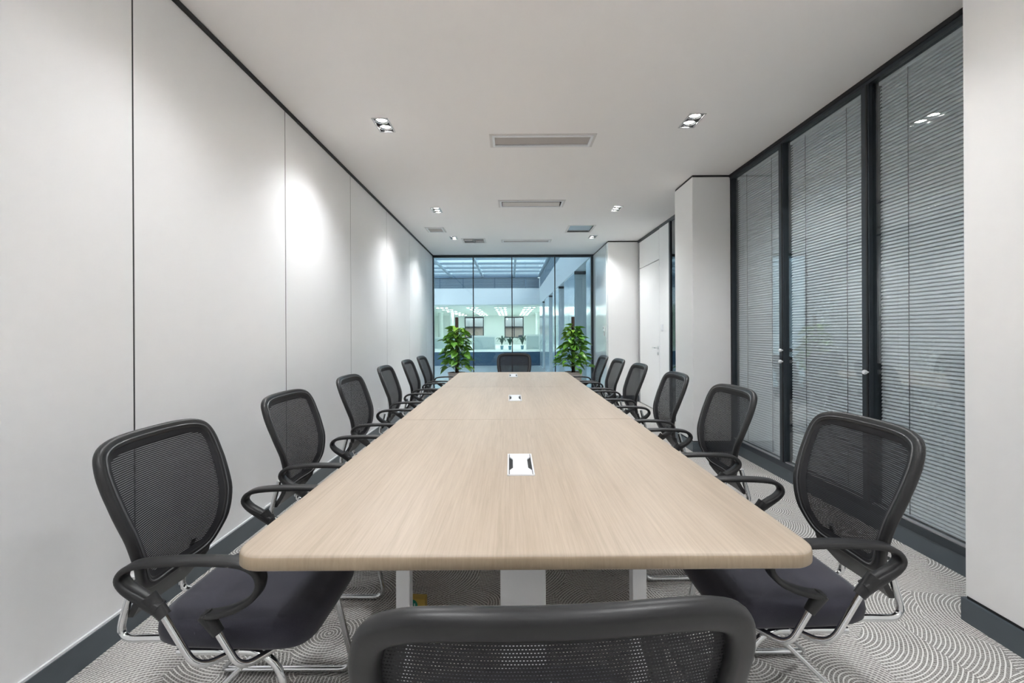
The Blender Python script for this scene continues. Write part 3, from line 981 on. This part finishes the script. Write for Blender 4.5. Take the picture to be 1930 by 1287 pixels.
def make_chair():
    root = empty('mesh_armchair')
    # --- seat
    mb = MB()
    n = 44
    def outline(k, s):
        a = 2 * math.pi * k / n
        ca, sa = math.cos(a), math.sin(a)
        p = 0.36
        x = math.copysign(abs(ca) ** p, ca)
        y = math.copysign(abs(sa) ** p, sa)
        return x, y
    prof = [(0.84, 0.385), (0.94, 0.389), (0.985, 0.402), (1.0, 0.424), (0.992, 0.446), (0.955, 0.462), (0.86, 0.472), (0.5, 0.469), (0.2, 0.467)]
    rings = []
    for s, z in prof:
        ring = []
        for k in range(n):
            x, y = outline(k, s)
            fx = 0.235 * s * x
            wy = 0.245 + 0.012 * x
            drop = 0.018 * max(0.0, (x * s - 0.6) / 0.4) ** 2
            ring.append(mb.bm.verts.new((0.02 + fx, wy * s * y, z - drop)))
        rings.append(ring)
    for a, b in zip(rings, rings[1:]):
        for k in range(n):
            mb.bm.faces.new((a[k], a[(k + 1) % n], b[(k + 1) % n], b[k]))
    mb.bm.faces.new(list(reversed(rings[0])))
    mb.bm.faces.new(rings[-1])
    seat = mb.build('seat', M_FABRIC, root, 60)
    MB().box(-0.16, 0.19, -0.19, 0.19, 0.374, 0.390, 0.006).build('seat_pan', M_PLASTIC, seat, 40)
    # --- backrest frame
    mb = MB()
    cen = inset_outline(0.020)
    path = [bsurf(p.x, p.y) for p in cen]
    norm = [bnorm(p.x, p.y) for p in cen]
    sec = rrect(0.040, 0.026, 0.011, 3)
    mb.sweep(path, sec, normals=norm, closed=True)
    back = mb.build('backrest', M_PLASTIC, root, 50)
    # raised inner bead, its paler grey painting the highlight on the frame edge
    mb = MB()
    cen = inset_outline(0.023)
    path = [bsurf(p.x, p.y) + bnorm(p.x, p.y) * 0.0135 for p in cen]
    mb.tube(path, 0.0028, 6, closed=True)
    mb.build('bead', M_BEAD, back, 60)
    # webbing border
    mb = MB()
    o1, o2 = inset_outline(0.024), inset_outline(0.052)
    q = []
    for a, b in zip(o1, o2):
        q.append((mb.bm.verts.new(bsurf(a.x, a.y) + bnorm(a.x, a.y) * 0.0135), mb.bm.verts.new(bsurf(b.x, b.y) + bnorm(b.x, b.y) * 0.006)))
    for i in range(len(q)):
        a, b = q[i], q[(i + 1) % len(q)]
        mb.bm.faces.new((a[0], b[0], b[1], a[1]))
    mb.build('mesh_border', M_BORDER, back, 60)
    # mesh panel
    mb = MB()
    zs = [0.528 + (0.934 - 0.528) * k / 22 for k in range(23)]
    uvl = mb.bm.loops.layers.uv.new('UVMap')
    rows = []
    for z in zs:
        hwz = halfwidth(z, 0.034)
        rows.append([(bsurf(hwz * (-1 + 2 * k / 14), z) + bnorm(0, z) * 0.003, hwz * (-1 + 2 * k / 14), z) for k in range(15)])
    verts = [[mb.bm.verts.new(c[0]) for c in r] for r in rows]
    for i in range(22):
        for k in range(14):
            f = mb.bm.faces.new((verts[i][k], verts[i][k + 1], verts[i + 1][k + 1], verts[i + 1][k]))
            for lp, (rr, kk) in zip(f.loops, ((i, k), (i, k + 1), (i + 1, k + 1), (i + 1, k))):
                lp[uvl].uv = (rows[rr][kk][1], rows[rr][kk][2])
    mb.build('mesh_panel', M_MESH, back, 80)
    # lower bracket: tapering plastic shell that joins back and tubes
    mb = MB()
    zz = [0.515, 0.49, 0.46, 0.43, 0.405]
    wz = [0.150, 0.150, 0.138, 0.122, 0.110]
    front, rear = [], []
    for z, w in zip(zz, wz):
        dx = -0.06 * max(0, (0.50 - z) / 0.1) ** 1.3 * 0.7
        fr = [bsurf(w * (-1 + 2 * k / 8), z) + Vector((dx + 0.004, 0, 0)) for k in range(9)]
        front.append([mb.bm.verts.new(p) for p in fr])
        rear.append([mb.bm.verts.new(p + Vector((-0.022, 0, 0))) for p in fr])
    for g in (front, rear):
        for i in range(len(g) - 1):
            for k in range(8):
                mb.bm.faces.new((g[i][k], g[i][k + 1], g[i + 1][k + 1], g[i + 1][k]))
    for i in range(len(front) - 1):
        for k in (0, 8):
            mb.bm.faces.new((front[i][k], front[i + 1][k], rear[i + 1][k], rear[i][k]))
    for i in (0, len(front) - 1):
        for k in range(8):
            mb.bm.faces.new((front[i][k], front[i][k + 1], rear[i][k + 1], rear[i][k]))
    mb.build('lower_bracket', M_PLASTIC, back, 50)
    # --- tubes
    for s in (-1, 1):
        y = 0.128 * s
        p = fillet([(-0.318, y, 0.545), (-0.338, y, 0.47), (-0.372, y, 0.350), (-0.20, y * 1.15, 0.366), (-0.05, y * 1.25, 0.366)], [0.05, 0.07, 0.06, 0.03], 7)
        MB().tube(p, 0.011, 10).build('back_support', M_CHROME, root, 50)
        y = 0.205 * s
        p = fillet([(-0.13, y, 0.366), (0.15, y, 0.366), (0.235, y, 0.012), (-0.245, y, 0.012)], [0.09, 0.06], 8)
        leg = MB().tube(p, 0.0112, 10).build('sled_leg', M_CHROME, root, 50)
        p = fillet([(-0.235, y, 0.012), (-0.262, y, 0.014), (-0.225, y - 0.012 * s, 0.05), (0.10, y - 0.03 * s, 0.362)], [0.02, 0.03], 6)
        MB().tube(p, 0.0075, 8).build('brace', M_CHROME, leg, 50)
        # armrest loop
        y = 0.288 * s
        ctlp = [(-0.120, 0.540), (-0.165, 0.568), (-0.205, 0.595), (-0.222, 0.622), (-0.205, 0.648), (-0.160, 0.662), (-0.06, 0.668), (0.05, 0.667), (0.110, 0.660), (0.145, 0.640), (0.155, 0.610), (0.140, 0.575), (0.100, 0.546), (0.050, 0.528), (0.000, 0.520)]
        path = catmull([(a, y, b) for a, b in ctlp], 4)
        N = len(path)
        scl = []
        for i in range(N):
            f = i / (N - 1)
            w = 0.80 + 0.25 * math.sin(math.pi * min(1, max(0, f)))
            th = 1.0 + 0.9 * max(0, 1 - f / 0.22)
            scl.append((w, th))
        mb = MB().sweep(path, rrect(0.046, 0.017, 0.007, 2), lateral=(0, 1, 0), scale=scl)
        mb.sweep([(-0.150, y, 0.572), (-0.128, y, 0.545), (-0.105, y, 0.518)], circle(1, 10), scale=[(0.021, 0.021), (0.019, 0.019), (0.0165, 0.0165)])
        mb.sweep([(0.002, y, 0.524), (0.022, y, 0.497), (0.040, y, 0.472)], circle(1, 10), scale=[(0.020, 0.020), (0.018, 0.018), (0.0155, 0.0155)])
        arm = mb.build('armrest', M_PLASTIC, root, 50)
        yi = 0.205 * s
        p = fillet([(-0.112, y, 0.526), (-0.020, y, 0.372), (0.045, yi, 0.372)], [0.05], 7)
        MB().tube(p, 0.0095, 10).build('arm_support', M_CHROME, arm, 50)
        p = fillet([(0.034, y, 0.480), (0.098, y, 0.374), (0.145, yi, 0.372)], [0.04], 7)
        MB().tube(p, 0.0095, 10).build('arm_support', M_CHROME, arm, 50)
    for x in (-0.10, 0.12):
        MB().tube([(x, -0.205, 0.367), (x, 0.205, 0.367)], 0.009, 8).build('crossbar', M_CHROME, root, 50)
    return root

M_BEAD = principled('bead_highlight', (0.11, 0.11, 0.115), 0.35, noise=0.05)  # edge highlight put into the colour, lighter than the frame plastic
chair0 = make_chair()
num = ['nearest the viewpoint', 'second from the near end', 'third from the near end', 'fourth from the near end', 'fifth from the near end', 'last before the end window']
places = []
LY = [1.52, 2.40, 3.33, 4.29, 5.21, 6.02]
LX = [-0.83, -0.835, -0.83, -0.83, -0.83, -0.825]
LA = [0, -1, 0, 1, 0, -1]
RY = [1.60, 2.55, 3.42, 4.40, 5.20, 5.95]
RXX = [0.895, 0.905, 0.90, 0.905, 0.895, 0.875]
RA = [0, 1, -1, 0, 1, 0]
for k in range(6):
    places.append((LX[k], LY[k], R(LA[k]), 'black mesh armchair along the white panelled wall, ' + num[k]))
for k in range(6):
    places.append((RXX[k], RY[k], R(180 + RA[k]), 'black mesh armchair along the blinds and door side, ' + num[k]))
places.append((0.038, 0.887, R(90 + 3.2), 'black mesh armchair at the near table end, seen from behind'))
places.append((0.060, 6.43, R(-90), 'black mesh armchair at the far table end facing the viewpoint'))
for i, (x, y, a, lab) in enumerate(places):
    o = chair0 if i == 0 else copy_tree(chair0)
    o.location = (x, y, 0)
    o.rotation_euler = (0, 0, a)
    tag(o, lab, 'chair', 'black mesh meeting chairs')

# ------------------------------------------------------------------ potted climbing plants
def leaf_mesh(L, W, curl, fold, mat, seed):
    rnd = random.Random(seed)
    mb = MB()
    nl, nw = 6, 4
    rows = []
    for i in range(nl + 1):
        t = i / nl
        w = W * (math.sin(math.pi * min(1, (t * 0.93 + 0.07)) ** 0.62)) ** 0.85 if t < 1 else 0.0
        row = []
        for k in range(nw + 1):
            s = -1 + 2 * k / nw
            x = t * L - (0.10 * L * abs(s) * (1 - t) if t < 0.3 else 0)
            z = -curl * L * t * t + fold * abs(s) * w - 0.02 * L * math.sin(3 * t) * s * s
            row.append(mb.bm.verts.new((x, s * w * 0.5, z)))
        rows.append(row)
    for i in range(nl):
        for k in range(nw):
            mb.bm.faces.new((rows[i][k], rows[i][k + 1], rows[i + 1][k + 1], rows[i + 1][k]))
    return mb.mesh('leaf', mat, 80)

LEAVES = [leaf_mesh(L, W, c, f, m, i) for i, (L, W, c, f, m) in enumerate([
    (0.155, 0.125, 0.22, 0.22, M_LEAF), (0.14, 0.11, 0.35, 0.2, M_LEAF), (0.165, 0.13, 0.15, 0.25, M_LEAF),
    (0.13, 0.10, 0.2, 0.3, M_LEAF2), (0.155, 0.12, 0.45, 0.15, M_LEAF), (0.12, 0.09, 0.1, 0.35, M_LEAF2)])]

def potted_plant(loc, seed, label, spread, npot=0.16):
    rnd = random.Random(seed)
    e = empty('potted_pothos', loc)
    tag(e, label, 'plant', 'potted climbing plants by the window')
    MB().lathe([(0.115, 0.0), (0.120, 0.005), (0.165, 0.50), (0.175, 0.505), (0.175, 0.53), (0.160, 0.53), (0.155, 0.48), (0.02, 0.475)], 28).build('pot', M_POT, e, 40)
    MB().lathe([(0.155, 0.478), (0.15, 0.497), (0.08, 0.508), (0.01, 0.51)], 20).build('soil', M_SOIL, e, 60)
    MB().lathe([(0.034, 0.50), (0.032, 0.9), (0.031, 1.56), (0.028, 1.565)], 12).build('moss_pole', M_POLE, e, 40)
    stems = MB()
    n = 150
    data = []
    for k in range(n):
        f = (k + 0.5) / n
        z = 0.60 + 0.74 * f + rnd.uniform(-0.03, 0.03)
        az = k * 2.39996 + rnd.uniform(-0.4, 0.4)
        reach = spread * (0.07 + 0.20 * (1 - f) ** 0.6) * rnd.uniform(0.35, 1.15)
        reach = max(0.05, reach)
        c, s = math.cos(az), math.sin(az)
        zl = z + rnd.uniform(-0.02, 0.07)
        p0 = Vector((0.03 * c, 0.03 * s, z - 0.06))
        p1 = Vector((reach * c * 0.55, reach * s * 0.55, zl + 0.01))
        p2 = Vector((reach * c, reach * s, zl))
        stems.tube(catmull([p0, p1, p2], 3), 0.0035, 5)
        data.append((p2, az, rnd))
        me = LEAVES[rnd.choice([0, 0, 1, 2, 2, 3, 4, 5] if f < 0.8 else [3, 5, 0, 3])]
        o = link('leaf', me, e, p2)
        o.rotation_euler = (rnd.uniform(-0.6, 0.6), rnd.uniform(-0.35, 0.55), az + rnd.uniform(-0.5, 0.5))
        sc = rnd.uniform(0.8, 1.15)
        o.scale = (sc, sc, sc)
    stems.build('stems', M_STEM, e, 60)
    return e
potted_plant((-1.0, 8.6, 0), 3, 'leafy green pothos on a moss pole by the white panelled wall', 1.0)
potted_plant((1.19, 8.6, 0), 11, 'leafy green pothos on a moss pole by the far pillar', 1.0)

# ------------------------------------------------------------------ small carton under the table
e = empty('small_carton', (-0.430, 2.12, 0.0), R(-4))
tag(e, 'small yellow carton with a round green mark on the carpet under the table', 'carton')
MB().box(-0.055, 0.035, -0.02, 0.02, 0.0, 0.055, 0.001, 1).build('box', M_CARTON, e)
MB().lathe([(0.026, 0.0), (0.026, -0.0006)], 24, (-0.026, -0.02, 0.026), 'y').build('round_mark', M_GREEN, e)
for dx in (-0.012, 0.0, 0.012):
    MB().box(-0.026 + dx - 0.0025, -0.026 + dx + 0.0025, -0.0212, -0.0206, 0.008, 0.040 if dx == 0 else 0.034).build('mark_stroke', M_PRINT, e)

# ------------------------------------------------------------------ atrium beyond the end window
AX, AY0, AY1 = 1.80, 10.15, 27.5
AF = -0.72
ZS = 4.69
a = MB().box(-9, 6, AY0, AY1, AF - 0.1, AF).build('floor_atrium', M_AFLOOR)
tag(a, 'pale polished stone floor of the atrium', 'floor', kind=S)
a = MB().box(-9, 6, AY0 - 0.35, AY0, AF, -0.002).build('floor_edge', M_FASCIA)
tag(a, 'white slab edge below the end window', 'slab edge', kind=S)
a = MB().box(-9.2, -9, AY0, AY1, AF, ZS).build('wall_atrium_left', M_FASCIA)
tag(a, 'plain pale wall closing the far side of the atrium', 'wall', kind=S)
a = MB().box(-9, 6, YE + 0.1, AY0 - 0.06, HC + 0.02, ZS).build('wall_atrium_near', M_FASCIA)
tag(a, 'pale upstand above the end window on the atrium side', 'wall', kind=S)

# fascia and louvre bands
a = MB().box(-9, AX, AY1, AY1 + 0.25, 2.96, 3.93).build('wall_fascia_far', M_FASCIA)
tag(a, 'smooth white fascia band across the far side of the atrium', 'fascia', kind=S)
a = MB().box(AX, AX + 0.25, AY0 - 0.06, AY1 + 0.25, 2.96, 3.93).build('wall_fascia_right', M_FASCIA)
tag(a, 'smooth white fascia band running above the blue glass bays', 'fascia', kind=S)
lv = empty('louvre_band', (0, AY1, 3.93))
tag(lv, 'dark blue grey louvre band below the far skylight edge', 'louvre')
MB().box(-9, AX, 0.12, 0.2, 0, ZS - 3.93 - 0.14).build('backing', M_LOUVRE, lv)
M_LOUVSL = principled('louvre_slat', (0.30, 0.38, 0.46), 0.5, noise=0.06)
ml = MB().box(-9, AX, 0.0, 0.06, 0.0, 0.045).mesh('slat', M_LOUVSL)
for k in range(7):
    link('slat', ml, lv, (0, 0, 0.02 + k * 0.086))
mp_ = MB().box(-0.04, 0.04, -0.02, 0.0, 0.0, ZS - 3.93 - 0.15).mesh('post', M_LOUVRE)
for x in (-5.6, -4.2, -2.8, -0.9, 0.95):
    link('post', mp_, lv, (x, 0, 0.01))
lv = empty('louvre_band', (AX, AY0, 3.93))
tag(lv, 'dark blue grey louvre band above the blue glass bays', 'louvre')
MB().box(0.12, 0.2, 0, AY1 - AY0, 0, ZS - 3.93 - 0.14).build('backing', M_LOUVRE, lv)
ml = MB().box(0.0, 0.06, 0, AY1 - AY0 - 0.05, 0.0, 0.045).mesh('slat', M_LOUVSL)
for k in range(7):
    link('slat', ml, lv, (0, 0, 0.02 + k * 0.086))

# skylight
sk = empty('skylight', (0, AY0, ZS))
tag(sk, 'glazed steel grid skylight roof over the atrium', 'skylight')
mbm = MB().box(-9, AX + 0.1, -0.035, 0.035, 0.0, 0.10).mesh('cross_bar', M_STEEL)
k = 0
yy = AY1
while yy > AY0 + 0.2:
    link('cross_bar', mbm, sk, (0, yy - AY0, 0))
    yy -= 1.5
mlm = MB().box(-0.05, 0.05, -0.2, AY1 - AY0, -0.10, 0.0).mesh('beam', M_STEEL)
for x in (-7.25, -5.38, -3.5, -1.62, 0.27):
    link('beam', mlm, sk, (x, 0, 0))
MB().box(AX - 0.10, AX + 0.10, -0.2, AY1 - AY0, -0.12, 0.0).build('edge_beam', M_STEEL, sk)
MB().box(-9, AX - 0.1, AY1 - AY0 - 0.06, AY1 - AY0 + 0.2, -0.13, 0.0).build('edge_beam', M_LOUVRE, sk)
yy = AY1
while yy > AY0 + 0.2:
    y2 = max(yy - 1.5, AY0 - 0.2)
    MB().box(-9, AX + 0.1, y2 - AY0 + 0.035, yy - AY0 - 0.035, 0.04, 0.05).build('pane', M_CLEAR, sk)
    yy -= 1.5

# glass clad bays along the atrium
for k, (y0, y1) in enumerate(((AY0 - 0.05, 10.75), (12.70, 15.10), (16.85, 19.20), (21.0, 23.4), (25.1, AY1))):
    e = empty('glass_bay', (AX, (y0 + y1) / 2, AF))
    tag(e, ['first blue glass bay next to the end window', 'second blue glass bay along the atrium', 'third blue glass bay along the atrium', 'fourth blue glass bay along the atrium', 'last blue glass bay at the far atrium corner'][k], 'facade bay', 'blue glass bays of the atrium')
    h = (y1 - y0) / 2
    MB().box(0.02, 1.3, -h, h, 0, 2.96 - AF).build('core', M_CURTAIN, e)
    m = max(1, round((y1 - y0) / 1.2))
    for j in range(m):
        ya, yb = -h + (y1 - y0) * j / m, -h + (y1 - y0) * (j + 1) / m
        MB().box(0.0, 0.02, ya + 0.01, yb - 0.01, 0.05, 2.96 - AF - 0.05).build('glass_panel', M_BGLASS, e)
    for q in range(4):
        x0 = 0.06 + q * 0.30
        MB().box(x0, x0 + 0.26, -h - 0.012, -h, 0.05, 2.96 - AF - 0.12, 0.004, 1).build('blind_panel', M_CURTAIN, e)
    MB().box(0.0, 1.3, -h - 0.02, -h, 2.96 - AF - 0.08, 2.96 - AF).build('head_rail', M_FRAME, e)
a = MB().box(3.2, 3.3, AY0, AY1, AF, 2.96).build('wall_atrium_recess', M_CURTAIN)
tag(a, 'grey wall at the back of the recesses between the blue glass bays', 'wall', kind=S)
a = MB().box(AX + 0.02, 3.3, AY0 - 0.3, AY1, 2.965, 3.0).build('ceiling_recess', M_OFFWALL)
tag(a, 'white soffit over the recesses between the blue glass bays', 'soffit', kind=S)

# office across the atrium
OF, OC, OB = 0.10, 2.92, 45.0
a = MB().box(-10, 4.0, AY1 + 0.02, OB, AF, OF).build('floor_office', M_OFFWALL)
tag(a, 'pale floor of the office across the atrium', 'floor', kind=S)
a = MB().box(-10, AX + 0.08, AY1 - 0.06, AY1, AF, OF).build('wall_slab_edge', M_SLABB)
tag(a, 'dark blue slab edge below the office across the atrium', 'slab edge', kind=S)
a = MB().box(-10, 4.0, AY1 + 0.25, OB, OC, OC + 0.08).build('ceiling_office', M_OFFWALL)
tag(a, 'white office ceiling with rows of small lamps', 'ceiling', kind=S)
a = MB().box(3.4, 3.5, AY1, OB, OF, OC).build('wall_office_right', M_OFFWALL)
tag(a, 'white end wall of the office across the atrium', 'wall', kind=S)
a = MB().box(-10.1, -10, AY1, OB, OF, OC).build('wall_office_left', M_OFFWALL)
tag(a, 'white side wall of the office behind the columns', 'wall', kind=S)
WN = [(-4.45, -2.56), (-0.52, 1.36)]
wz0, wz1 = 0.72, 2.80
mb = MB()
edges = [-10, *WN[0], *WN[1], 4.0]
for j in (0, 2, 4):
    mb.box(edges[j], edges[j + 1], OB, OB + 0.15, OF, OC)
for w_ in WN:
    mb.box(w_[0], w_[1], OB, OB + 0.15, OF, wz0)
    mb.box(w_[0], w_[1], OB, OB + 0.15, wz1, OC)
a = mb.build('wall_office_back', M_OFFWALL)
tag(a, 'bright white rear wall of the office across the atrium', 'wall', kind=S)
for j, w_ in enumerate(WN):
    e = empty('window_%d' % (6 + j), ((w_[0] + w_[1]) / 2, OB, wz0))
    tag(e, ['dark framed office window behind the pothos by the wall', 'dark framed office window above the far end chair'][j], 'window', kind=S)
    h = (w_[1] - w_[0]) / 2
    H_ = wz1 - wz0
    ring_z = MB().box(-h, h, -0.04, 0.06, 0, 0.10).box(-h, h, -0.04, 0.06, H_ - 0.12, H_).box(-h, -h + 0.09, -0.04, 0.06, 0.10, H_ - 0.12).box(h - 0.09, h, -0.04, 0.06, 0.10, H_ - 0.12)
    ring_z.build('window_frame', M_FRAME, e)
    MB().box(-0.05, 0.05, -0.03, 0.05, 0.10, H_ - 0.12).build('mullion', M_FRAME, e)
    MB().box(-h + 0.09, h - 0.09, -0.03, 0.05, 1.02, 1.14).build('transom', M_FRAME, e)
    for xa, xb in ((-h + 0.09, -0.05), (0.05, h - 0.09)):
        for za, zb in ((0.10, 1.02), (1.14, H_ - 0.12)):
            MB().box(xa, xb, 0.0, 0.01, za, zb).build('pane', M_CLEAR, e)
e = empty('tan_building', (-2, 75, 0))
tag(e, 'tan building seen through the lower office windows', 'building')
MB().box(-25, 25, 0, 10, -10, 2.05).build('wall', M_BROWN, e)
MB().box(-25.3, 25.3, -0.3, 10.3, 2.05, 2.25).build('parapet', M_FASCIA, e)
mw = MB().box(-0.6, 0.6, -0.08, 0.0, 0.0, 1.4).mesh('window', M_FRAME)
for x in range(-20, 21, 4):
    link('window', mw, e, (x, 0, -0.6))
# office lamps
lm = None
for r_, yo_ in enumerate((30.0, 32.6, 35.2, 37.8, 40.4, 43.0)):
    for c_, xo_ in enumerate((-4.45, -2.45, -0.62, 1.30)):
        if lm is None:
            lm = empty('office_lamp')
            MB().box(-0.40, 0.40, -0.11, 0.11, -0.03, 0.0, 0.004, 1).build('housing', M_STRIP, lm)
            ml = MB().box(-0.065, 0.065, -0.09, 0.09, -0.036, -0.03).mesh('lens', M_OFFLAMP)
            for dx in (-0.29, 0.0, 0.29):
                link('lens', ml, lm, (dx, 0, 0))
            o = lm
        else:
            o = copy_tree(lm)
        o.location = (xo_, yo_, OC)
        tag(o, 'small three lens office lamp, %s row from the atrium, %s from the panelled wall side' % (('first', 'second', 'third', 'fourth', 'fifth', 'last')[r_], ('first', 'second', 'third', 'last')[c_]), 'ceiling light', 'office ceiling lamps')
# office screens
def screen(x0, x1, y, z1, label):
    e = empty('office_screen', ((x0 + x1) / 2, y, OF))
    tag(e, label, 'partition')
    h = (x1 - x0) / 2
    MB().box(-h, h, 0, 0.05, 0.02, z1 - OF - 0.12).build('panel', M_SCREEN, e)
    MB().box(-h, h, -0.01, 0.06, z1 - OF - 0.12, z1 - OF, 0.005, 1).build('top_rail', M_SCREENT, e)
    for s in (-1, 1):
        MB().box(s * h - 0.03, s * h + 0.03, -0.01, 0.06, 0.0, z1 - OF).build('post', M_SCREENT, e)
screen(-2.55, -1.02, 31.0, 1.06, 'grey green office screen between the pothos and the far chair')
screen(1.12, 1.98, 31.0, 1.13, 'grey green office screen near the blue glass bays')
screen(-6.2, -3.3, 33.0, 0.95, 'pale office screen behind the pothos by the wall')
for x, lab in ((-5.75, 'outermost round white office column past the pothos'), (-4.85, 'round white office column just left of the first office window'), (2.35, 'round white office column behind the blue glass bays')):
    e = empty('office_column', (x, 38.0, OF))
    tag(e, lab, 'column')
    MB().lathe([(0.24, 0.0), (0.24, 0.08), (0.20, 0.09), (0.20, OC - OF - 0.1), (0.23, OC - OF - 0.08), (0.23, OC - OF - 0.001)], 24).build('shaft', M_OFFWALL, e, 40)
# small palms in the office
def palm(x, y, h, seed, label):
    rnd = random.Random(seed)
    e = empty('potted_palm', (x, y, OF))
    tag(e, label, 'plant', 'small office palms')
    MB().lathe([(0.08, 0.0), (0.11, 0.24), (0.12, 0.26), (0.10, 0.26), (0.09, 0.24)], 16).build('pot', M_BLUEPOT, e, 40)
    for k in range(11):
        az = k * 2.4
        r = h * rnd.uniform(0.35, 0.55)
        c, s = math.cos(az), math.sin(az)
        pts = catmull([(0, 0, 0.3), (0.35 * r * c, 0.35 * r * s, 0.3 + h * 0.40), (0.8 * r * c, 0.8 * r * s, 0.3 + h * (0.45 + 0.3 * (k % 3) / 2)), (1.25 * r * c, 1.25 * r * s, 0.3 + h * (0.25 + 0.4 * (k % 3) / 2))], 4)
        n = len(pts)
        MB().sweep(pts, [(-1, 0), (0, 0.15), (1, 0), (0, -0.15)], scale=[(0.012 + 0.05 * math.sin(math.pi * min(1, i / (n - 1) * 0.95 + 0.03)), 0.02) for i in range(n)], lateral=(-s, c, 0)).build('frond', M_PALM, e, 60)
palm(-0.55, 31.2, 0.85, 1, 'small dark palm left of the far chair in the office')
palm(0.0, 30.6, 0.75, 2, 'small blue potted palm above the far end chair')
palm(0.85, 31.4, 0.85, 3, 'small dark palm beside the grey green screen by the bays')
